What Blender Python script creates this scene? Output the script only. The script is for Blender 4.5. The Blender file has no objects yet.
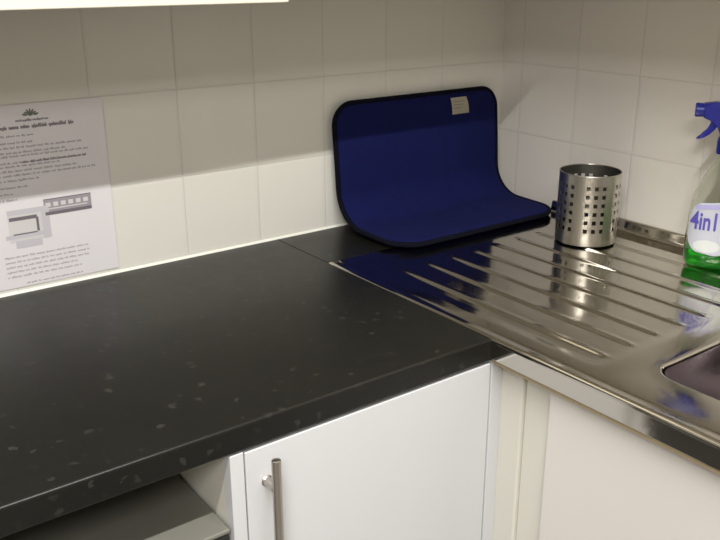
import bpy, bmesh, math, random
from mathutils import Vector, Matrix
PI = math.pi
C = bpy.context.scene.collection
Z0 = 0.9                      # worktop height above the floor
V = Vector

# ------------------------------------------------------------------ materials
def mat(name, col=(.8, .8, .8), rough=.5, metal=0.0, **kw):
    m = bpy.data.materials.new(name); m.use_nodes = True
    b = m.node_tree.nodes['Principled BSDF']
    b.inputs['Base Color'].default_value = (*col, 1)
    b.inputs['Roughness'].default_value = rough
    b.inputs['Metallic'].default_value = metal
    for k, v in kw.items(): b.inputs[k.replace('_', ' ')].default_value = v
    return m
def nt(m): return m.node_tree.nodes, m.node_tree.links, m.node_tree.nodes['Principled BSDF']
class G:                       # tiny node builder
    def __init__(s, m): s.n, s.l, s.b = nt(m)
    def put(s, sock, v):
        if hasattr(v, 'is_output'): s.l.new(v, sock)
        else: sock.default_value = v
    def math(s, op, a, b=0.0, c=None, clamp=False):
        q = s.n.new('ShaderNodeMath'); q.operation = op; q.use_clamp = clamp
        s.put(q.inputs[0], a); s.put(q.inputs[1], b)
        if c is not None: s.put(q.inputs[2], c)
        return q.outputs[0]
    def smooth(s, v, lo, hi, a=0.0, b=1.0):
        q = s.n.new('ShaderNodeMapRange'); q.interpolation_type = 'SMOOTHSTEP'
        s.put(q.inputs[0], v); q.inputs[1].default_value = lo; q.inputs[2].default_value = hi
        q.inputs[3].default_value = a; q.inputs[4].default_value = b
        return q.outputs[0]
    def mix(s, f, a, b):
        q = s.n.new('ShaderNodeMix'); q.data_type = 'RGBA'
        s.put(q.inputs[0], f); s.put(q.inputs[6], a); s.put(q.inputs[7], b)
        return q.outputs[2]
    def coord(s):
        q = s.n.new('ShaderNodeTexCoord'); return q.outputs['Object']
    def scale(s, v, sc):
        q = s.n.new('ShaderNodeVectorMath'); q.operation = 'MULTIPLY'
        s.l.new(v, q.inputs[0]); q.inputs[1].default_value = sc; return q.outputs[0]
    def noise(s, v, sc, det=2, rough=.5):
        q = s.n.new('ShaderNodeTexNoise'); s.l.new(v, q.inputs['Vector'])
        q.inputs['Scale'].default_value = sc; q.inputs['Detail'].default_value = det
        q.inputs['Roughness'].default_value = rough; return q.outputs[0]
    def bump(s, h, strength=1, dist=.001):
        q = s.n.new('ShaderNodeBump'); q.inputs['Strength'].default_value = strength
        q.inputs['Distance'].default_value = dist; s.l.new(h, q.inputs['Height'])
        s.l.new(q.outputs[0], s.b.inputs['Normal'])

TILE = .1540
def tile_mat(name, axis, off, col, col2, grout):
    m = mat(name, col, .22); g = G(m)
    sep = g.n.new('ShaderNodeSeparateXYZ'); g.l.new(g.coord(), sep.inputs[0])
    src = g.math('MINIMUM', sep.outputs[0], -.040) if axis == 0 else sep.outputs[1]     # the corner tile is cut wider
    u = g.math('DIVIDE', g.math('SUBTRACT', src, off), TILE)
    v = g.math('DIVIDE', g.math('SUBTRACT', sep.outputs[2], Z0 + .1542), TILE)
    fu, fv = g.math('FRACT', u), g.math('FRACT', v)
    eu = g.math('MINIMUM', fu, g.math('SUBTRACT', 1.0, fu))
    ev = g.math('MINIMUM', fv, g.math('SUBTRACT', 1.0, fv))
    e = g.math('MULTIPLY', g.math('MINIMUM', eu, ev), TILE)
    cmb = g.n.new('ShaderNodeCombineXYZ')
    g.l.new(g.math('FLOOR', u), cmb.inputs[0]); g.l.new(g.math('FLOOR', v), cmb.inputs[1])
    wn = g.n.new('ShaderNodeTexWhiteNoise'); wn.noise_dimensions = '3D'; g.l.new(cmb.outputs[0], wn.inputs[0])
    sc = g.n.new('ShaderNodeSeparateColor'); g.l.new(wn.outputs['Color'], sc.inputs[0])
    tilecol = g.mix(sc.outputs[0], (*col, 1), (*col2, 1))
    mask = g.smooth(e, .0007, .0016)
    g.l.new(g.mix(mask, (*grout, 1), tilecol), g.b.inputs['Base Color'])
    g.l.new(g.math('MULTIPLY_ADD', mask, -.40, .65), g.b.inputs['Roughness'])
    h = g.math('MULTIPLY', g.smooth(e, .0004, .006), .0003)
    t1 = g.math('MULTIPLY', g.math('SUBTRACT', sc.outputs[1], .5), fu)
    t2 = g.math('MULTIPLY', g.math('SUBTRACT', sc.outputs[2], .5), fv)
    h = g.math('ADD', h, g.math('MULTIPLY', g.math('ADD', t1, t2), .0022))
    wob = g.math('MULTIPLY', g.noise(g.coord(), 14, 1), .0006)
    g.bump(g.math('ADD', h, wob), 1, 1)
    return m
M = {}
M['tile_b'] = tile_mat('cream_tile_back', 0, -.3353, (.70, .69, .63), (.73, .72, .66), (.61, .59, .54))
M['tile_r'] = tile_mat('cream_tile_right', 1, -.2148, (.71, .68, .63), (.74, .71, .66), (.62, .59, .54))
M['plaster'] = mat('plaster', (.42, .39, .35), .8)
g = G(M['plaster']); g.bump(g.noise(g.coord(), 60, 3), .2, .002)
M['ceil'] = mat('ceiling_paint', (.62, .60, .57), .9)
g = G(M['ceil']); g.bump(g.noise(g.coord(), 90, 3), .15, .002)
M['floor'] = mat('vinyl_floor', (.22, .20, .18), .45)
g = G(M['floor']); g.l.new(g.mix(g.noise(g.coord(), 120, 4), (.16, .15, .14, 1), (.30, .28, .25, 1)), g.b.inputs['Base Color'])

def laminate(name, base, fleck):
    m = mat(name, base, .3); g = G(m); co = g.coord(); g.b.inputs['Specular IOR Level'].default_value = .3
    vor = g.n.new('ShaderNodeTexVoronoi'); vor.inputs['Scale'].default_value = 58
    nz = g.n.new('ShaderNodeTexNoise'); g.l.new(co, nz.inputs['Vector']); nz.inputs['Scale'].default_value = 90
    va = g.n.new('ShaderNodeVectorMath'); va.operation = 'MULTIPLY_ADD'
    g.l.new(nz.outputs['Color'], va.inputs[0]); va.inputs[1].default_value = (.016,) * 3; g.l.new(co, va.inputs[2])
    g.l.new(va.outputs[0], vor.inputs['Vector'])
    sc = g.n.new('ShaderNodeSeparateColor'); g.l.new(vor.outputs['Color'], sc.inputs[0])
    size = g.smooth(sc.outputs[1], .0, 1.0, .10, .34)
    inside = g.smooth(g.math('SUBTRACT', size, vor.outputs['Distance']), 0, .08)
    some = g.smooth(sc.outputs[0], .30, 1.0)
    f = g.math('MULTIPLY', inside, some)
    fine = g.smooth(g.noise(co, 260, 3), .60, .75, 0, .25)
    cloud = g.noise(co, 9, 2)
    c0 = g.mix(cloud, (*[c * .8 for c in base], 1), (*[c * 1.25 for c in base], 1))
    c1 = g.mix(g.math('MAXIMUM', f, fine), c0, (*fleck, 1))
    g.l.new(c1, g.b.inputs['Base Color'])
    g.l.new(g.math('MULTIPLY_ADD', g.noise(co, 30, 3), .12, .26), g.b.inputs['Roughness'])
    g.bump(g.noise(co, 500, 2), .12, .0004)
    return m
M['worktop'] = laminate('black_laminate', (.0085, .0085, .0070), (.028, .0275, .024))
M['joint'] = mat('joint_strip', (.008, .008, .008), .4)
M['white'] = mat('white_door', (.65, .66, .68), .28)
M['cream'] = mat('cream_carcass', (.69, .68, .61), .4)
M['wallcab'] = mat('cream_cabinet', (.80, .75, .64), .35)
M['sinkdoor'] = mat('cream_sink_door', (.69, .665, .635), .35)
M['sealant'] = mat('white_sealant', (.82, .82, .75), .35)
M['chip'] = mat('chipboard_edge', (.42, .32, .16), .7)
g = G(M['chip']); g.l.new(g.mix(g.noise(g.coord(), 300, 3), (.22, .17, .09, 1), (.34, .28, .17, 1)), g.b.inputs['Base Color'])

def steel(name, col, rough, stretch=(1, 1, 1), sc=300, bump=.1, wob=0.0):
    m = mat(name, col, rough, 1.0); g = G(m)
    co = g.scale(g.coord(), stretch)
    n = g.noise(co, sc, 3)
    g.l.new(g.math('MULTIPLY_ADD', n, .14, rough - .07), g.b.inputs['Roughness'])
    h = g.math('MULTIPLY', n, .00004 * bump / .1)
    if wob: h = g.math('ADD', h, g.math('MULTIPLY', g.noise(g.coord(), 9, 2), wob))
    g.bump(h, 1, 1)
    return m
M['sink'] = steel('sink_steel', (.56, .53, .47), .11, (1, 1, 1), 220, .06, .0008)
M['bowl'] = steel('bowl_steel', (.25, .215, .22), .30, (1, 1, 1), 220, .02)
M['fascia'] = steel('fascia_steel', (.62, .59, .54), .09, (1, 1, 1), 200, .01)
M['can'] = steel('brushed_can_steel', (.58, .56, .51), .30, (1, 1, .02), 500, .15)
M['can_in'] = steel('shaded_can_steel', (.15, .15, .13), .5, (1, 1, 1), 300, .1)  # can interior: darkened colour carries the shade inside the can
M['handle'] = steel('handle_steel', (.50, .47, .43), .32, (1, 1, .05), 500, .1)
M['appl'] = steel('appliance_steel', (.24, .235, .20), .5, (.05, 1, 1), 300, .1); M['appl'].node_tree.nodes['Principled BSDF'].inputs['Metallic'].default_value = .35
M['dark'] = mat('black_plastic', (.02, .02, .02), .35)
M['under'] = mat('cabinet_side_board', (.45, .42, .36), .6)

def fabric(name, col, col2):
    m = mat(name, col, .95); g = G(m); co = g.coord()
    g.l.new(g.mix(g.noise(co, 35, 4, .65), (*col, 1), (*col2, 1)), g.b.inputs['Base Color'])
    g.b.inputs['Sheen Weight'].default_value = .0
    g.b.inputs['Specular IOR Level'].default_value = .15
    g.bump(g.noise(co, 900, 3), .5, .0012)
    return m
M['navy'] = fabric('navy_microfibre', (.0042, .0062, .050), (.0062, .0088, .072))
M['piping'] = fabric('navy_piping', (.0016, .002, .007), (.0025, .003, .010))
M['tag'] = mat('cloth_tag', (.62, .58, .46), .8)
M['tagink'] = mat('tag_print', (.33, .30, .24), .8)
M['paper'] = mat('printer_paper', (.70, .68, .70), .5)
g = G(M['paper']); g.bump(g.noise(g.coord(), 12, 2), .15, .004)
M['ink'] = mat('black_ink', (.15, .13, .15), .7)
M['ink2'] = mat('pale_ink', (.38, .35, .38), .7)
M['photo_grey'] = mat('photo_grey', (.30, .28, .31), .6)
M['photo_pale'] = mat('photo_pale', (.60, .585, .585), .6)
M['photo_mid'] = mat('photo_mid_grey', (.52, .50, .54), .6)
M['crest'] = mat('crest_ink', (.14, .16, .13), .7)
M['plastic'] = mat('clear_plastic', (.93, .95, .90), .04, 0, Transmission_Weight=1.0, IOR=1.25)
M['liquid'] = mat('green_liquid', (.04, .78, .06), .03, 0, Transmission_Weight=.85, IOR=1.33)
M['blue'] = mat('blue_plastic', (.012, .018, .26), .3)
M['label'] = mat('label_film', (.52, .54, .62), .3)
M['label_w'] = mat('label_white', (.66, .70, .70), .3)
M['label_v'] = mat('label_violet', (.10, .08, .42), .35)
M['label_l'] = mat('label_lilac', (.42, .40, .68), .35)

# ------------------------------------------------------------------ helpers
def org(o):
    r = V((0, 0, 0))
    while o: r += o.location; o = o.parent
    return r
def obj(name, bm, m, parent=None, smooth=False, angle=None):
    me = bpy.data.meshes.new(name)
    if parent:
        off = org(parent)
        for v in bm.verts: v.co -= off
    bmesh.ops.recalc_face_normals(bm, faces=bm.faces[:])
    bm.to_mesh(me); bm.free()
    for q in (m if isinstance(m, (list, tuple)) else [m]): me.materials.append(M[q])
    if smooth:
        for p in me.polygons: p.use_smooth = True
        if angle: me.set_sharp_from_angle(angle=math.radians(angle))
    o = bpy.data.objects.new(name, me); C.objects.link(o)
    if parent: o.parent = parent
    return o
def thing(name, label, cat, loc, group=None):
    o = bpy.data.objects.new(name, None); C.objects.link(o); o.location = loc; o.empty_display_size = .05
    o['label'] = label; o['category'] = cat
    if group: o['group'] = group
    return o
def tag(o, label, cat, group=None):
    o['label'] = label; o['category'] = cat
    if group: o['group'] = group
    return o
def struct(o): o['kind'] = 'structure'; return o
def add_box(bm, x0, x1, y0, y1, z0, z1, bev=0, seg=2):
    r = bmesh.ops.create_cube(bm, size=1)
    for v in r['verts']:
        v.co = V(((x0 + x1) / 2 + v.co.x * (x1 - x0), (y0 + y1) / 2 + v.co.y * (y1 - y0), (z0 + z1) / 2 + v.co.z * (z1 - z0)))
    if bev:
        es = list({e for v in r['verts'] for e in v.link_edges})
        bmesh.ops.bevel(bm, geom=es, offset=bev, segments=seg, profile=.5, affect='EDGES')
def box(*a, **k):
    bm = bmesh.new(); add_box(bm, *a, **k); return bm
def zbox(x0, x1, y0, y1, z0, z1, **k): return box(x0, x1, y0, y1, Z0 + z0, Z0 + z1, **k)
def grid_bm(bm, rows):
    vs = [[bm.verts.new(p) for p in r] for r in rows]
    for a, b in zip(vs, vs[1:]):
        for i in range(len(a) - 1): bm.faces.new((a[i], a[i + 1], b[i + 1], b[i]))
    return vs
def tube(bm, pts, rad, n=10, closed=False):
    pts = [V(p) for p in pts]; N = len(pts); rings = []
    up = None
    for i, p in enumerate(pts):
        a = pts[(i - 1) % N] if (closed or i) else p; b = pts[(i + 1) % N] if (closed or i < N - 1) else p
        t = (b - a).normalized()
        if up is None: up = t.orthogonal().normalized()
        up = (up - t * up.dot(t)).normalized(); s = t.cross(up)
        r = rad[i] if isinstance(rad, (list, tuple)) else rad
        rings.append([bm.verts.new(p + (up * math.cos(k * 2 * PI / n) + s * math.sin(k * 2 * PI / n)) * r) for k in range(n)])
    for i in range(N if closed else N - 1):
        A, B = rings[i], rings[(i + 1) % N]
        for k in range(n): bm.faces.new((A[k], A[(k + 1) % n], B[(k + 1) % n], B[k]))
    if not closed: bm.faces.new(rings[0][::-1]); bm.faces.new(rings[-1])
def extrude_profile_x(bm, prof, x0, x1):       # prof: closed list of (y,z)
    a = [bm.verts.new((x0, y, z)) for y, z in prof]; b = [bm.verts.new((x1, y, z)) for y, z in prof]
    n = len(prof)
    for i in range(n): bm.faces.new((a[i], a[(i + 1) % n], b[(i + 1) % n], b[i]))
    bm.faces.new(a[::-1]); bm.faces.new(b)
def sstep(x, a, b):
    t = min(1, max(0, (x - a) / (b - a))); return t * t * (3 - 2 * t)

# ------------------------------------------------------------------ room shell
RX0, RY0, CZ = -3.3, -3.3, 2.4
struct(obj('floor', box(RX0, 0, RY0, 0, -.05, 0), 'floor'))
struct(obj('ceiling', box(RX0, 0, RY0, 0, CZ, CZ + .05), 'ceil'))
struct(obj('wall_back', box(RX0, 0, 0, .08, 0, CZ), 'tile_b'))
struct(obj('wall_right', box(0, .08, RY0, 0, 0, CZ), 'tile_r'))
struct(obj('wall_left', box(RX0 - .08, RX0, RY0, 0, 0, CZ), 'plaster'))
struct(obj('wall_front', box(RX0, 0, RY0 - .08, RY0, 0, CZ), 'plaster'))
# white sealant bead where the tiles meet the worktop
bm = bmesh.new(); extrude_profile_x(bm, [(-.0001, Z0 + .0002), (-.0040, Z0 + .0002), (-.0034, Z0 + .0020), (-.0018, Z0 + .0036), (-.0001, Z0 + .0040)], -2.2, -.0001)
struct(obj('trim_1', bm, 'sealant', smooth=True, angle=50))

# ------------------------------------------------------------------ worktops
TH = .036
def worktop_prof(yf, yb=-.0005):
    r = .0045; P = [(yb, Z0), (yf + r, Z0)]
    for k in range(1, 7):
        a = k / 6 * PI / 2; P.append((yf + r - r * math.sin(a), Z0 - r + r * math.cos(a)))
    for k in range(0, 5):
        a = k / 4 * PI / 2; q = .004; P.append((yf + q - q * math.cos(a), Z0 - TH + q - q * math.sin(a)))
    P.append((yb, Z0 - TH)); return P
bm = bmesh.new(); extrude_profile_x(bm, worktop_prof(-.6), -2.2, -.6075)
tag(obj('worktop', bm, 'worktop', smooth=True, angle=40), 'long black flecked laminate worktop with rounded front edge, under the paper notice', 'worktop')
tag(obj('worktop', box(-.6055, -.0006, -.1815, -.0006, Z0 - TH, Z0), 'worktop'), 'short black worktop strip in the corner, partly under the blue mat', 'worktop')
bm = box(-.6074, -.6056, -.1815, -.0008, Z0 - TH, Z0 + .0006)
tag(obj('joint_strip', bm, 'joint'), 'thin black joint strip between the two black worktops', 'strip')

# ------------------------------------------------------------------ sink
sk = thing('sink', 'stainless steel sink with ridged drainer and square bowl, set beside the black worktop', 'sink', (-.3, -.7, Z0))
XL, XR, YB, YF = -.607, -.022, -.1825, -1.26
BX0, BX1, BY0, BY1, BR = -.507, -.12, -1.19, -.802, .034
DS = -.772                    # drainer / bowl deck split
XS = -.578                    # front strip / deck split
def rim(x):                   # front bead profile
    t = x - XL
    return .0010 * math.exp(-((t - .006) / .0045) ** 2) - .0005 * math.exp(-((t - .0185) / .004) ** 2)
def drain_h(x, y):
    # recessed field with rounded corners
    cx, cy = (-.566 - .055) / 2, (-.205 - .757) / 2; hx, hy, r = (.566 - .055) / 2, (.757 - .205) / 2, .035
    qx, qy = abs(x - cx) - hx + r, abs(y - cy) - hy + r
    d = math.hypot(max(qx, 0), max(qy, 0)) + min(max(qx, qy), 0) - r
    h = -.0016 * sstep(-d, 0, .026)
    k = round((x + .52) / .06)
    if 0 <= k <= 7:
        c = -.52 + .06 * k; dx = abs(x - c)
        w = .0095
        if dx < w:
            e = min(sstep(-.272 - y, 0, .022), sstep(y + .742, 0, .022))
            h += .0026 * e * (math.cos(dx / w * PI) * .5 + .5)
    return h
bm = bmesh.new()
ys = [YB + .0005 - (YB + .0005 - DS) * j / 110 for j in range(111)]
nx = 230
grid_bm(bm, [[(XS + (XR - XS) * i / nx, y, Z0 + drain_h(XS + (XR - XS) * i / nx, y)) for i in range(nx + 1)] for y in ys])
# front strip with bead, full length, rolled over the edge
xs = [XL + (XS - XL) * i / 16 for i in range(17)]
rows = []
for y in (YB + .0005, -.4, -.6, -.8, -1.0, YF):
    rows.append([(XL - .0012, y, Z0 - .006), (XL - .0010, y, Z0 - .0035), (XL - .0004, y, Z0 - .0012)] + [(x, y, Z0 + rim(x)) for x in xs])
grid_bm(bm, rows)
# bowl deck: rings from rounded hole to rectangle
def rrect(x0, x1, y0, y1, r, n=10):
    P = []
    for (cx, cy, a0) in ((x1 - r, y1 - r, 0), (x0 + r, y1 - r, 90), (x0 + r, y0 + r, 180), (x1 - r, y0 + r, 270)):
        for k in range(n + 1):
            a = math.radians(a0 + 90 * k / n); P.append((cx + r * math.cos(a), cy + r * math.sin(a)))
    return P
def ring(bm, P, z): return [bm.verts.new((x, y, Z0 + z)) for x, y in P]
def bridge(bm, A, B):
    n = len(A)
    for k in range(n): bm.faces.new((A[k], A[(k + 1) % n], B[(k + 1) % n], B[k]))
P0 = rrect(BX0, BX1, BY0, BY1, BR)
OUT = []
cx, cy = (BX0 + BX1) / 2, (BY0 + BY1) / 2
n = 10
for i, (a, b) in enumerate(((XR, DS), (XS, DS), (XS, YF), (XR, YF))):
    for k in range(n + 1):
        t = k / n; px, py = P0[i * (n + 1) + k]
        if i == 0: q = (XR, py + (DS - py) * min(1, 2 * t)) if t <= .5 else (XR + (px - XR) * (2 * t - 1), DS)
        elif i == 1: q = (px + (XS - px) * min(1, 2 * t), DS) if t <= .5 else (XS, DS + (py - DS) * (2 * t - 1))
        elif i == 2: q = (XS, py + (YF - py) * min(1, 2 * t)) if t <= .5 else (XS + (px - XS) * (2 * t - 1), YF)
        else: q = (px + (XR - px) * min(1, 2 * t), YF) if t <= .5 else (XR, YF + (py - YF) * (2 * t - 1))
        OUT.append(q)
def off(d): return rrect(BX0 - d, BX1 + d, BY0 - d, BY1 + d, BR + d)
rg = [ring(bm, OUT, 0), ring(bm, off(.007), 0), ring(bm, off(.0045), -.0004), ring(bm, off(.0025), -.0018), ring(bm, off(.0015), -.005)]
for a, b in zip(rg, rg[1:]): bridge(bm, a, b)
obj('drainer_top', bm, 'sink', sk, smooth=True)
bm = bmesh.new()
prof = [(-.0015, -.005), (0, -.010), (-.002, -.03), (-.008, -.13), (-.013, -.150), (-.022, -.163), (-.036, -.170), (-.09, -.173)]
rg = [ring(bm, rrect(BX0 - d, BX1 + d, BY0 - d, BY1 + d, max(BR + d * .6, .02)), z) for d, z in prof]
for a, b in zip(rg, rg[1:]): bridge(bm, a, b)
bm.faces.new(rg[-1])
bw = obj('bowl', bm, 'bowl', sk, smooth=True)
bm = bmesh.new()
R0 = [[bm.verts.new((cx + r_ * math.cos(a * PI / 16), cy + r_ * math.sin(a * PI / 16), Z0 + z_)) for a in range(32)] for r_, z_ in ((.040, -.1728), (.036, -.1705), (.028, -.1712), (.022, -.1725))]
for a, b in zip(R0, R0[1:]): bridge(bm, a, b)
bm.faces.new(R0[-1]); obj('drain_hole', bm, 'fascia', bw, smooth=True)
# rear upstand against the right wall
bm = bmesh.new(); pr = [(XR, 0), (XR + .006, .0004), (XR + .010, .002), (XR + .0125, .006), (-.0075, .019), (-.0060, .0215), (-.0035, .0222), (-.0008, .0222)]
grid_bm(bm, [[(x, y, Z0 + z) for x, z in pr] for y in (YB + .0005, -.5, -.9, YF)])
obj('upstand', bm, 'sink', sk, smooth=True, angle=50)
# front lip
obj('front_lip', box(XL - .0012, XL + .004, YF, YB, Z0 - .0315, Z0 - .0045, bev=.0008), 'fascia', sk)
obj('end_flange', box(XL, -.001, YB - .004, YB + .0006, Z0 - .012, Z0 - .0003), 'sink', sk)

# ------------------------------------------------------------------ base cabinets
def hollow(x0, x1, y0, y1, z0, z1, t=.016):
    bm = bmesh.new()
    add_box(bm, x0, x0 + t, y0, y1, z0, z1); add_box(bm, x1 - t, x1, y0, y1, z0, z1)
    add_box(bm, x0 + t, x1 - t, y0, y1, z0, z0 + t); add_box(bm, x0 + t, x1 - t, y1 - t, y1, z0 + t, z1)
    return bm
bc = thing('base_cabinet', 'white base cabinet with steel bar handle, under the black worktop', 'cabinet', (-.82, -.3, 0))
obj('end_panel', box(-1.0350, -1.0165, -.5985, -.5797, .12, Z0 - .0385, bev=.001), 'white', bc)
bm = hollow(-1.0345, -.606, -.5795, -.02, .12, Z0 - .037, .0185)
obj('carcass', bm, 'cream', bc)
obj('plinth', box(-1.034, -.606, -.53, -.515, 0, .12), 'white', bc)
dr = obj('door', box(-1.0145, -.6045, -.5985, -.5805, .125, Z0 - .0405, bev=.0012), 'white', bc)
hd = bmesh.new(); hx, hy = -.986, -.6225
tube(hd, [(hx, hy, Z0 - z) for z in (.0485, .0489, .054, .26, .2651, .2655)], [.0050, .0058, .0060, .0060, .0058, .0050], 20)
h_ = obj('handle', hd, 'handle', dr, smooth=True, angle=40)
for z in (.090, .230):
    pm = bmesh.new(); tube(pm, [(hx, hy + .003, Z0 - z), (hx, -.6005, Z0 - z), (hx, -.5987, Z0 - z)], [.0062, .0062, .0080], 16)
    obj('handle_post', pm, 'handle', h_, smooth=True, angle=40)
# corner post joins the two runs of units
cp = thing('corner_post', 'narrow white filler post between the two runs of cupboards', 'post', (-.59, -.6, 0))
obj('filler_panel', box(-.6015, -.5785, -.5985, -.5805, .12, Z0 - .0385, bev=.001), 'white', cp)
obj('side_filler', box(-.5785, -.560, -.640, -.5805, .12, Z0 - .0385, bev=.003, seg=3), 'cream', cp)

sc_ = thing('sink_cabinet', 'cream white sink cabinet under the steel drainer', 'cabinet', (-.3, -.95, 0))
bm = bmesh.new()
add_box(bm, -.566, -.02, -.668, -.650, .12, Z0 - .20); add_box(bm, -.566, -.02, -1.258, -1.24, .12, Z0 - .20)
add_box(bm, -.566, -.02, -1.24, -.668, .12, .138)
add_box(bm, -.572, -.55, -.700, -.6405, .12, Z0 - .0385, bev=.002)
obj('carcass', bm, 'cream', sc_)
obj('door', box(-.590, -.5665, -1.258, -.7005, .125, Z0 - .0385, bev=.0015), 'sinkdoor', sc_)
obj('plinth', box(-.53, -.515, -1.258, -.65, 0, .12), 'cream', sc_)
obj('edge_strip', box(-.6062, -.540, -1.258, -.602, Z0 - .0375, Z0 - .0318), 'chip', sc_)['label'] = 'raw chipboard edge strip'

# ------------------------------------------------------------------ appliance under the worktop
ap = thing('dishwasher', 'low steel topped machine standing in the open gap under the worktop', 'appliance', (-1.33, -.33, 0))
AX0, AX1, AYF, AZ = -1.62, -1.0375, -.594, Z0 - .141
obj('body', box(AX0 + .004, AX1 - .004, AYF + .03, -.06, .05, AZ - .0065), 'dark', ap)
obj('top_panel', box(AX0, AX1, AYF, -.06, AZ - .006, AZ, bev=.0018), 'appl', ap)
obj('door', box(AX0 + .002, AX1 - .002, AYF + .002, AYF + .029, .08, AZ - .007, bev=.003), 'dark', ap)
for x in (AX0 + .05, AX1 - .05):
    for y in (-.53, -.12):
        f = bmesh.new(); tube(f, [(x, y, 0), (x, y, .051)], .018, 12); obj('foot', f, 'dark', ap, smooth=True, angle=40)

# ------------------------------------------------------------------ wall cabinets
def wall_cab(x0, x1, zb, doors, label):
    t = thing('wall_cabinet', label, 'cabinet', ((x0 + x1) / 2, -.15, Z0 + zb), 'wall cabinets above the worktop')
    obj('carcass', zbox(x0 + .001, x1 - .001, -.2795, -.0008, zb + .006, zb + .73), 'wallcab', t)
    w = (x1 - x0) / doors
    for i in range(doors):
        obj('door', zbox(x0 + w * i + .0015, x0 + w * (i + 1) - .0015, -.2995, -.2805, zb, zb + .725, bev=.0015), 'wallcab', t)
    return t
wall_cab(-1.949, -1.348, .459, 1, 'cream wall cabinet above the paper notice, beyond the left frame edge')
wall_cab(-1.346, -.747, .460, 1, 'cream wall cabinet whose lower edge shows above the paper notice')
wall_cab(-.745, -.002, .464, 2, 'cream wall cabinet nearest the corner, above the blue mat')

rc = thing('wall_cabinet', 'cream wall cabinet on the right wall above the sink, above the frame', 'cabinet', (-.15, -.78, Z0 + .475), 'wall cabinets above the worktop')
obj('carcass', zbox(-.2795, -.001, -1.259, -.302, .481, 1.205), 'wallcab', rc)
for y0, y1 in ((-1.2585, -.7815), (-.7785, -.3015)): obj('door', zbox(-.2995, -.2805, y0, y1, .475, 1.20, bev=.0015), 'wallcab', rc)

# ------------------------------------------------------------------ paper notice
pn = thing('paper_notice', 'printed white instruction sheet taped flat to the tiles above the worktop', 'notice', (-1.037, -.001, Z0 + .010))
PX0, PX1, PZ0, PZ1 = -1.142, -.932, .010, .307
bm = bmesh.new()
def py(x, z):                 # the sheet lifts slightly from the wall
    u = (x - PX0) / (PX1 - PX0); v = (z - PZ0) / (PZ1 - PZ0)
    return -.0016 - .0012 * math.sin(u * PI) * math.sin(v * PI) - .0010 * max(0, u - .9) * 10
N1, N2 = 24, 32
fr = [[(PX0 + (PX1 - PX0) * i / N1, py(PX0 + (PX1 - PX0) * i / N1, PZ0 + (PZ1 - PZ0) * j / N2), Z0 + PZ0 + (PZ1 - PZ0) * j / N2) for i in range(N1 + 1)] for j in range(N2 + 1)]
grid_bm(bm, fr)
sheet = obj('sheet', bm, 'paper', pn, smooth=True, angle=50)
rnd = random.Random(4)
def bars(name, items, m, parent):
    bm = bmesh.new()
    for x0, x1, z0, z1 in items:
        n_ = max(1, int((x1 - x0) / .01))
        rows = [[(x0 + (x1 - x0) * i / n_, py(x0 + (x1 - x0) * i / n_, z) - .00035, Z0 + z) for i in range(n_ + 1)] for z in (z0, z1)]
        grid_bm(bm, rows)
    return obj(name, bm, m, parent)
def words(x0, x1, z, h=.0022, gap=.0022, lo=.004, hi=.016):
    out, x = [], x0
    while x < x1 - .002:
        w = min(rnd.uniform(lo, hi), x1 - x)
        k = x
        while k < x + w - .0006:                     # letters of uneven height
            lw = min(.0013, x + w - k); a = rnd.random()
            out.append((k, k + lw, z - (h * .35 if a > .9 else 0), z + h * (1.5 if a < .25 else 1)))
            k += lw + .00045
        x += w + gap
    return out
LX = -1.120
I = []
for xe, z in ((-1.044, .2578), (-1.051, .2470), (-.970, .2395), (-.962, .2225 + .0035), (-.968, .2165 - .0010), (-.985, .2045 - .002), (-.953, .1955), (-1.0, .2315), (-1.012, .2100), (-1.048, .1875), (-1.068, .1765), (-1.092, .1665), (-1.087, .1565)):
    I += words(LX, xe, z)
for k, xe in enumerate((-.981, -.980, -.981, -1.003, -.996)):
    I += words(LX + .002, xe, .0615 - k * .0083)
bars('text_lines', I, 'ink2', pn)
bars('heading', words(-1.135, -.983, .2695, .0042, .0030, .012, .030), 'ink', pn)['label'] = 'bold heading line'
bars('crest_caption', words(-1.073, -1.022, .2805, .0026, .0012, .008, .02), 'ink', pn)
bars('bold_line', words(-1.072, -.968, .2150, .0028), 'ink', pn)
bars('footer', words(-1.09, -.995, .0145, .0020), 'ink2', pn)
# crest: wreath-like emblem
bm = bmesh.new()
ccx, ccz = -1.049, .2915
def leaf(x, z, ang, L, W):
    c, s = math.cos(ang), math.sin(ang); P = []
    for k in range(10):
        a = k / 10 * 2 * PI; u, v = L * math.cos(a), W * math.sin(a)
        P.append(bm.verts.new((x + u * c - v * s, py(x, z) - .0004, Z0 + z + u * s + v * c)))
    bm.faces.new(P)
leaf(ccx, ccz, 0, .0045, .0036)
for k in range(5):
    a = math.radians(20 + k * 35); leaf(ccx + .0065 * math.cos(a), ccz + .0050 * math.sin(a), a, .0035, .0014)
for s in (-1, 1): leaf(ccx + s * .0085, ccz - .001, s * .2, .0045, .0018)
obj('crest', bm, 'crest', pn)
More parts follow.
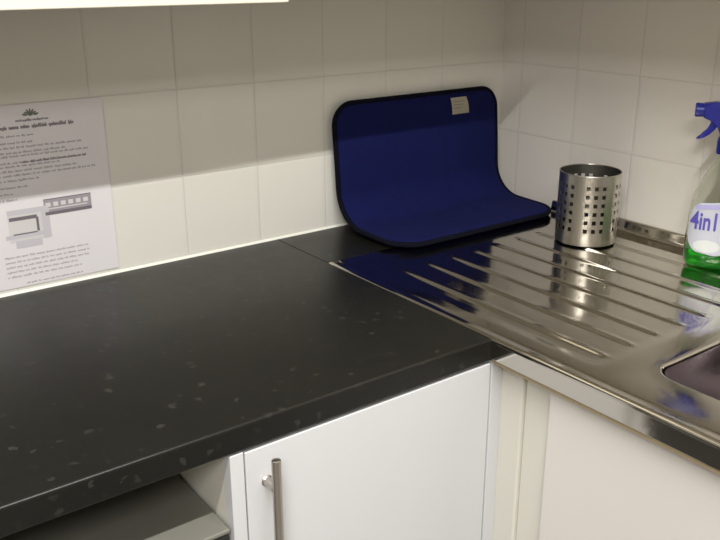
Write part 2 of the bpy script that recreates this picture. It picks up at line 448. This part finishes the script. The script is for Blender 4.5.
# picture of an open machine
pic = bars('machine_picture', [(-1.106, -1.040, .087, .140)], 'photo_pale', pn)
def layer(name, items, m, parent, lift):
    o = bars(name, items, m, parent)
    for v in o.data.vertices: v.co.y -= lift
    return o
layer('picture_frame', [(-1.106, -1.040, .1325, .141), (-1.053, -1.040, .087, .1325), (-1.112, -1.053, .093, .100)], 'photo_mid', pic, .00012)
layer('picture_lines', [(-1.104, -1.060, .1230, .1290), (-1.062, -1.058, .101, .125), (-1.100, -1.062, .099, .1012)], 'ink', pic, .0002)
layer('picture_base', [(-1.098, -1.056, .0765, .089)], 'photo_mid', pic, .00012)
pan = bars('panel_picture', [(-1.047, -.968, .124, .151)], 'photo_grey', pn)
layer('panel_detail', [(-1.044 + .0125 * k, -1.036 + .0125 * k, .138, .145) for k in range(6)] + [(-1.040, -.975, .1335, .1355)], 'photo_pale', pan, .00012)
layer('panel_edge', [(-1.046, -.969, .124, .1295), (-1.047, -.968, .1500, .1515)], 'ink', pan, .00012)

# ------------------------------------------------------------------ navy mat
mt = thing('drying_mat', 'navy blue padded mat with dark piping, leaning on the tiled wall in the corner', 'mat', (-.25, -.12, Z0 + .002))
W, XM0 = .444, -.477
prof = [(-.0135, .254), (-.0155, .20), (-.019, .15)]
cyy, czz, rr = -.098, .0880, .0760        # bend
arc = []
for k in range(0, 15):
    a = k / 14 * PI / 2; arc.append((cyy + rr * math.cos(a), czz - rr * math.sin(a)))
prof = prof + arc + [(-.14, .0105), (-.18, .0095), (-.221, .0085)]
# resample by arclength
S = [0]
for a, b in zip(prof, prof[1:]): S.append(S[-1] + math.dist(a, b))
Lm = S[-1]
def at(s):
    s = min(max(s, 0), Lm)
    for i in range(len(S) - 1):
        if s <= S[i + 1]:
            t = (s - S[i]) / (S[i + 1] - S[i]); a, b = prof[i], prof[i + 1]
            return V((0, a[0] + (b[0] - a[0]) * t, a[1] + (b[1] - a[1]) * t)), V((0, b[0] - a[0], b[1] - a[1])).normalized()
TKN = .0085
RC0, RC1 = .044, .062
def width_in(s):
    d = 0
    if s < RC0: d = RC0 - math.sqrt(max(RC0 ** 2 - (RC0 - s) ** 2, 0))
    if s > Lm - RC1: q = Lm - s; d = RC1 - math.sqrt(max(RC1 ** 2 - (RC1 - q) ** 2, 0))
    return d
def shear(s): return .011 * (s / Lm)
def mpt(u, s, t):             # u 0..1 across, t thickness
    p, tg = at(s); nrm = V((0, tg.z, -tg.y))          # away from the wall / up
    if nrm.y > 0 and nrm.z < 0: nrm = -nrm
    d = width_in(s); x = XM0 + d + (W - 2 * d) * u + shear(s)
    return V((x, p.y, Z0 + p.z)) + nrm * t
ss = [Lm * (.5 - .5 * math.cos(PI * (j / 70))) for j in range(71)]
uu = [i / 60 for i in range(61)]
bm = bmesh.new()
def pad(u, s):
    x = (W - 2 * width_in(s)) * min(u, 1 - u); e = min(x, s, Lm - s)
    f = sstep(e, 0, .014) 
    seam = max(math.exp(-((u - c) * W / .0040) ** 2) for c in (.345, .665))
    wv = .0007 * math.sin(u * 9 + s * 21) * math.sin(s * 33 + 1)
    return .0032 + (TKN - .0045) * f -   .0022 * seam * f + wv * f
topv = grid_bm(bm, [[mpt(u, s, pad(u, s)) for u in uu] for s in ss])
botv = grid_bm(bm, [[mpt(u, s, -.0045 + .003 * (1 - sstep(min(W * min(u, 1 - u), s, Lm - s), 0, .012))) for u in uu] for s in ss])
bmesh.ops.remove_doubles(bm, verts=bm.verts[:], dist=.00001)
pad_o = obj('pad', bm, 'navy', mt, smooth=True)
per = []
n_e = 60
for j in range(len(ss)): per.append(mpt(0, ss[j], .001))
for i in range(1, 30): per.append(mpt(i / 30, Lm, .001))
for j in range(len(ss) - 1, -1, -1): per.append(mpt(1, ss[j], .001))
for i in range(29, 0, -1): per.append(mpt(i / 30, 0, .001))
cl = []
for p in per:
    if not cl or (p - cl[-1]).length > .0018: cl.append(p)
bm = bmesh.new(); tube(bm, cl, .0052, 10, closed=True)
obj('piping', bm, 'piping', mt, smooth=True)
bm = bmesh.new(); u0, u1, s0, s1 = (.306 / W), (.355 / W), .012, .048
grid_bm(bm, [[mpt(u0 + (u1 - u0) * i / 6, s0 + (s1 - s0) * j / 5, TKN + .0008) for i in range(7)] for j in range(6)])
bmesh.ops.solidify(bm, geom=bm.faces[:], thickness=.0005)
tg_ = obj('care_tag', bm, 'tag', mt); tg_['label'] = 'small cream cloth tag'
bm = bmesh.new()
for j in range(3):
    sa = s0 + .008 + j * .007
    grid_bm(bm, [[mpt(u0 + .012 + (.075 - .012 * j) * i / 3, s_, TKN + .0016) for i in range(4)] for s_ in (sa, sa + .0015)])
obj('tag_print', bm, 'tagink', tg_)

# ------------------------------------------------------------------ perforated utensil can
cn = thing('utensil_holder', 'round brushed steel utensil holder with square perforations, standing on the drainer', 'utensil holder', (-.120, -.367, Z0))
ccx, ccy, cr, ch, zb = -.120, -.367, .0585, .1365, .0005
bm = bmesh.new()
# angular pattern: groups of three hole columns, 6 groups; columns 15 degrees apart
view = math.atan2(-1.389 - ccy, -1.425 - ccx)
hole_c = []
a0 = view + math.radians(-1.0)
for gk in range(6):
    for k in range(3): hole_c.append(a0 + math.radians(gk * 60 + k * 15))
hw = .0037 / cr
angs = set()
for a in hole_c: angs.add(round((a - hw) % (2 * PI), 5)); angs.add(round((a + hw) % (2 * PI), 5))
base = [i / 48 * 2 * PI for i in range(48)]
for b in base:
    if all(abs((b - a + PI) % (2 * PI) - PI) > hw + .02 for a in hole_c): angs.add(round(b, 5))
angs = sorted(angs)
rows_z = [  .031 + i * .0166 for i in range(6)]
zs = {zb, .003, ch - .006, ch - .003, ch}
for z in rows_z: zs |= {z - .0039, z + .0039}
zs = sorted(zs)
def is_hole(aa, zz):
    return any(abs((aa - a + PI) % (2 * PI) - PI) < hw * .9 for a in hole_c) and any(abs(zz - z) < .0035 for z in rows_z)
def P(a, z, r): return (ccx + r * math.cos(a), ccy + r * math.sin(a), Z0 + z + .0018)
def shell(r):
    return [[bm.verts.new(P(a, z, r)) for a in angs] for z in zs]
SO, SI = shell(cr), shell(cr - .0012)
na = len(angs)
hol = {}
for j in range(len(zs) - 1):
    for i in range(na):
        a1 = angs[(i + 1) % na] + (2 * PI if i == na - 1 else 0); mid = (angs[i] + a1) / 2; hz = (zs[j] + zs[j + 1]) / 2
        k = (i + 1) % na
        if is_hole(mid, hz):
            for (p, q) in (((j, i), (j, k)), ((j, k), (j + 1, k)), ((j + 1, k), (j + 1, i)), ((j + 1, i), (j, i))):
                bm.faces.new((SO[p[0]][p[1]], SO[q[0]][q[1]], SI[q[0]][q[1]], SI[p[0]][p[1]]))
        else:
            bm.faces.new((SO[j][i], SO[j][k], SO[j + 1][k], SO[j + 1][i])); bm.faces.new((SI[j][i], SI[j + 1][i], SI[j + 1][k], SI[j][k]))
for i in range(na):
    k = (i + 1) % na
    bm.faces.new((SO[-1][i], SO[-1][k], SI[-1][k], SI[-1][i]))
bm.faces.new(SO[0][::-1]); bm.faces.new(SI[1])
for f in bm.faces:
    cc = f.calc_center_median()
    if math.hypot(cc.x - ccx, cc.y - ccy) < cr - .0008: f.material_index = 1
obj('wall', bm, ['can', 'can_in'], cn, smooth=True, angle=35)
bm = bmesh.new(); tube(bm, [P(i / 64 * 2 * PI, ch, cr - .0006) for i in range(64)], .0013, 8, closed=True); obj('rim', bm, 'can', cn, smooth=True)
bm = bmesh.new()
tube(bm, [(ccx, ccy, Z0 + .0012), (ccx, ccy, Z0 + .0043)], [cr - .003, cr + .0003], 64)
obj('base_ring', bm, 'dark', cn, smooth=True, angle=40)

# ------------------------------------------------------------------ spray bottle
bx, by = -.0635, -.607
sb = thing('spray_bottle', 'clear spray bottle with blue trigger head and green liquid, on the steel sink', 'spray bottle', (bx, by, Z0 + .0006))
ang = math.atan2(.62, -.785) - math.radians(18)          # nozzle direction
sb.rotation_euler = (0, 0, ang)
# local space: +X nozzle, label side faces +Y after rotation toward the camera
def lobj(name, bm, m, parent=sb, **k):
    me_off = org(parent)
    for v in bm.verts: v.co += me_off
    return obj(name, bm, m, parent, **k)
NB = 56
def sect(a, b, z, e=2.5):
    P = []
    for k in range(NB):
        t = k / NB * 2 * PI; c, s = math.cos(t), math.sin(t)
        P.append((a * math.copysign(abs(c) ** (2 / e), c), b * math.copysign(abs(s) ** (2 / e), s), z))
    return P
body = [(.040, .026, .001), (.0465, .030, .0025), (.049, .0325, .008), (.0505, .0335, .02), (.0505, .0335, .05), (.0500, .0333, .085), (.0490, .0328, .105), (.0465, .0315, .123), (.0420, .0295, .140), (.0350, .0262, .156), (.0280, .0228, .172), (.0215, .0190, .186), (.0165, .0162, .196), (.0145, .0145, .205), (.0145, .0145, .214)]
def loft(secs, shrink=0, ztop=None, cap=True, zshift=0):
    bm = bmesh.new(); R_ = []
    for i, (a, b, z) in enumerate(secs):
        if ztop and z > ztop: break
        e = 2.6 - .6 * sstep(z, .1, .2)
        R_.append([bm.verts.new(p) for p in sect(a - shrink, b - shrink, z + zshift, e)])
    for A, B in zip(R_, R_[1:]): bridge(bm, A, B)
    bm.faces.new(R_[0][::-1])
    if cap: bm.faces.new(R_[-1])
    return bm
def body_ab(z):
    for (a0, b0, z0), (a1, b1, z1) in zip(body, body[1:]):
        if z0 <= z <= z1:
            t = (z - z0) / (z1 - z0); return a0 + (a1 - a0) * t, b0 + (b1 - b0) * t
    return body[-1][:2]
bm = loft(body, cap=False)
bmesh.ops.recalc_face_normals(bm, faces=bm.faces[:])
inner = loft(body, shrink=.0011, cap=False, zshift=.0006)
bmesh.ops.recalc_face_normals(inner, faces=inner.faces[:]); bmesh.ops.reverse_faces(inner, faces=inner.faces[:])
tmp = bpy.data.meshes.new('t'); inner.to_mesh(tmp); bm.from_mesh(tmp); inner.free(); bpy.data.meshes.remove(tmp)
me = bpy.data.meshes.new('bottle_body'); bm.to_mesh(me); bm.free(); me.materials.append(M['plastic'])
for p in me.polygons: p.use_smooth = True
bo = bpy.data.objects.new('bottle_body', me); C.objects.link(bo); bo.parent = sb; bo['label'] = 'clear plastic bottle'
liq = [(a, b, z) for a, b, z in body if z < .032] + [(.0505, .0335, .032)]
lobj('liquid', loft(liq, shrink=.0016, zshift=.0014), 'liquid', smooth=True, angle=50)['label'] = 'bright green liquid'
# label on the camera side (local +Y)
def on_body(x, z, lift, side=1):
    a, b = body_ab(z); e = 2.6 - .6 * sstep(z, .1, .2)
    a += lift; b += lift
    t = max(0, 1 - abs(x / a) ** e); return V((x, side * b * t ** (1 / e), z))
def patch(fn, nx, nz, lift, name, m, parent=sb):
    bm = bmesh.new(); rows = []
    for j in range(nz + 1):
        v = j / nz; rows.append([on_body(*fn(i / nx, v), lift) for i in range(nx + 1)])
    grid_bm(bm, rows); return lobj(name, bm, m, parent, smooth=True)
def oval(cx_, cz_, hx_, hz_, p=2.6):
    def f(u, v):
        w = v * 2 - 1; ww = max(0, 1 - abs(w) ** p) ** (1 / p); return (cx_ + (u * 2 - 1) * hx_ * ww, cz_ + w * hz_)
    return f
lb = patch(oval(.002, .076, .0455, .048, 3.2), 30, 26, .0006, 'label', 'label')
patch(oval(-.022, .074, .018, .042, 2), 16, 20, .0012, 'label_disc', 'label_w', lb)
patch(lambda u, v: (.040 - .066 * u, .1080 + .0075 * v + .004 * math.sin(u * PI)), 16, 2, .0014, 'label_band', 'label_l', lb)
patch(oval(.015, .044, .022, .012, 2), 12, 8, .0011, 'label_flare', 'label_w', lb)
def text_mesh(body_, size, bold=0.0):
    cu = bpy.data.curves.new('t', 'FONT'); cu.body = body_; cu.size = size; cu.offset = bold; cu.align_x = 'LEFT'
    o = bpy.data.objects.new('t', cu); C.objects.link(o)
    bpy.context.view_layer.update()
    me = bpy.data.meshes.new_from_object(o.evaluated_get(bpy.context.evaluated_depsgraph_get()))
    bpy.data.objects.remove(o); return me
tm = text_mesh('4in1', .044, .0010)
bm = bmesh.new(); bm.from_mesh(tm); bpy.data.meshes.remove(tm)
bmesh.ops.triangulate(bm, faces=bm.faces[:])
bmesh.ops.subdivide_edges(bm, edges=[e for e in bm.edges if e.calc_length() > .004], cuts=2)
for v in bm.verts: x, z = .0455 - v.co.x * .62, .0745 + v.co.y; v.co = on_body(x, z, .0019)
lobj('label_text', bm, 'label_v', lb)
# trigger head
def slab(name, pts, y0, y1, m, parent, bev=.002):
    bm = bmesh.new(); a = [bm.verts.new((x, y0, z)) for x, z in pts]; b = [bm.verts.new((x, y1, z)) for x, z in pts]
    n_ = len(pts)
    for i in range(n_): bm.faces.new((a[i], a[(i + 1) % n_], b[(i + 1) % n_], b[i]))
    f1 = bm.faces.new(a[::-1]); f2 = bm.faces.new(b)
    bmesh.ops.bevel(bm, geom=list(set(f1.edges) | set(f2.edges)), offset=bev, segments=2, profile=.6, affect='EDGES')
    return lobj(name, bm, m, parent, smooth=True, angle=35)
head = slab('trigger_head', [(.046, .264), (.047, .288), (.030, .2905), (-.010, .291), (-.030, .285), (-.042, .272), (-.043, .262), (-.030, .256), (-.018, .246), (-.017, .232), (.016, .232), (.019, .252), (.030, .2575)], -.011, .011, 'blue', sb, .0035)
head['label'] = 'blue trigger head'
bm = bmesh.new(); tube(bm, [(.044, 0, .276), (.0465, 0, .276), (.059, 0, .276), (.0605, 0, .276)], [.0085, .0115, .0122, .0105], 20); lobj('nozzle', bm, 'blue', head, smooth=True, angle=40)
slab('trigger_lever', [(.020, .262), (.033, .261), (.032, .252), (.036, .243), (.043, .236), (.051, .2305), (.0535, .2275), (.051, .2258), (.042, .2290), (.033, .235), (.026, .243), (.020, .252)], -.005, .005, 'blue', head, .0015)
bm = bmesh.new(); tube(bm, [(0, 0, z) for z in (.203, .2035, .206, .226, .2315, .2335)], [.0150, .0180, .0190, .0190, .0178, .0160], 28); lobj('collar', bm, 'blue', sb, smooth=True, angle=40)
bm = bmesh.new(); tube(bm, [(0, 0, .204), (0, 0, .12), (.006, 0, .06), (.010, 0, .012)], .0022, 8); lobj('dip_tube', bm, 'plastic', sb, smooth=True)

# ------------------------------------------------------------------ lights
LXc, LYc = -1.25, -1.285
lt = thing('ceiling_light', 'long white fluorescent strip light on the ceiling above the worktop', 'ceiling light', (LXc, LYc, CZ))
obj('housing', box(LXc - .63, LXc + .63, LYc - .06, LYc + .06, CZ - .030, CZ - .0005, bev=.004), 'white', lt)
def area(name, loc, sx, sy, power, col, rot=(0, 0, 0)):
    l = bpy.data.lights.new(name, 'AREA'); l.shape = 'RECTANGLE'; l.size = sx; l.size_y = sy; l.energy = power; l.color = col
    o = bpy.data.objects.new(name, l); C.objects.link(o); o.location = loc; o.rotation_euler = rot; return o
area('strip_lamp', (LXc, LYc, CZ - .034), 1.2, .03, 44, (1, .985, .955))
area('room_lamp', (-2.3, -2.3, CZ - .036),   .7, .7, 46, (1, .97, .93))
l2 = thing('ceiling_light', 'square white ceiling light behind the viewer, over the middle of the room', 'ceiling light', (-2.3, -2.3, CZ))
obj('housing', box(-2.68, -1.92, -2.68, -1.92, CZ - .030, CZ - .0005, bev=.004), 'white', l2)
w = bpy.data.worlds.new('world'); bpy.context.scene.world = w; w.use_nodes = True
w.node_tree.nodes['Background'].inputs[0].default_value = (.5, .5, .5, 1); w.node_tree.nodes['Background'].inputs[1].default_value = .3

# ------------------------------------------------------------------ camera
cam = bpy.data.cameras.new('camera'); co = bpy.data.objects.new('camera', cam); C.objects.link(co)
F, YAW, PITCH, ROLL = 845.52, .935926, .342432, -.002534
cam.sensor_width = 36; cam.sensor_fit = 'HORIZONTAL'; cam.lens = F / 720 * 36; cam.clip_start = .01
fwd = V((math.cos(YAW) * math.cos(PITCH), math.sin(YAW) * math.cos(PITCH), -math.sin(PITCH)))
r = fwd.cross(V((0, 0, 1))).normalized(); u = r.cross(fwd)
r2 = math.cos(ROLL) * r + math.sin(ROLL) * u; u2 = -math.sin(ROLL) * r + math.cos(ROLL) * u
Mx = Matrix((r2, u2, -fwd)).transposed().to_4x4(); Mx.translation = V((-1.42487, -1.38869, Z0 + .50561)); co.matrix_world = Mx
sc = bpy.context.scene; sc.camera = co
sc.view_settings.view_transform = 'Standard'; sc.view_settings.look = 'None'; sc.view_settings.gamma = 1; sc.view_settings.exposure = 0
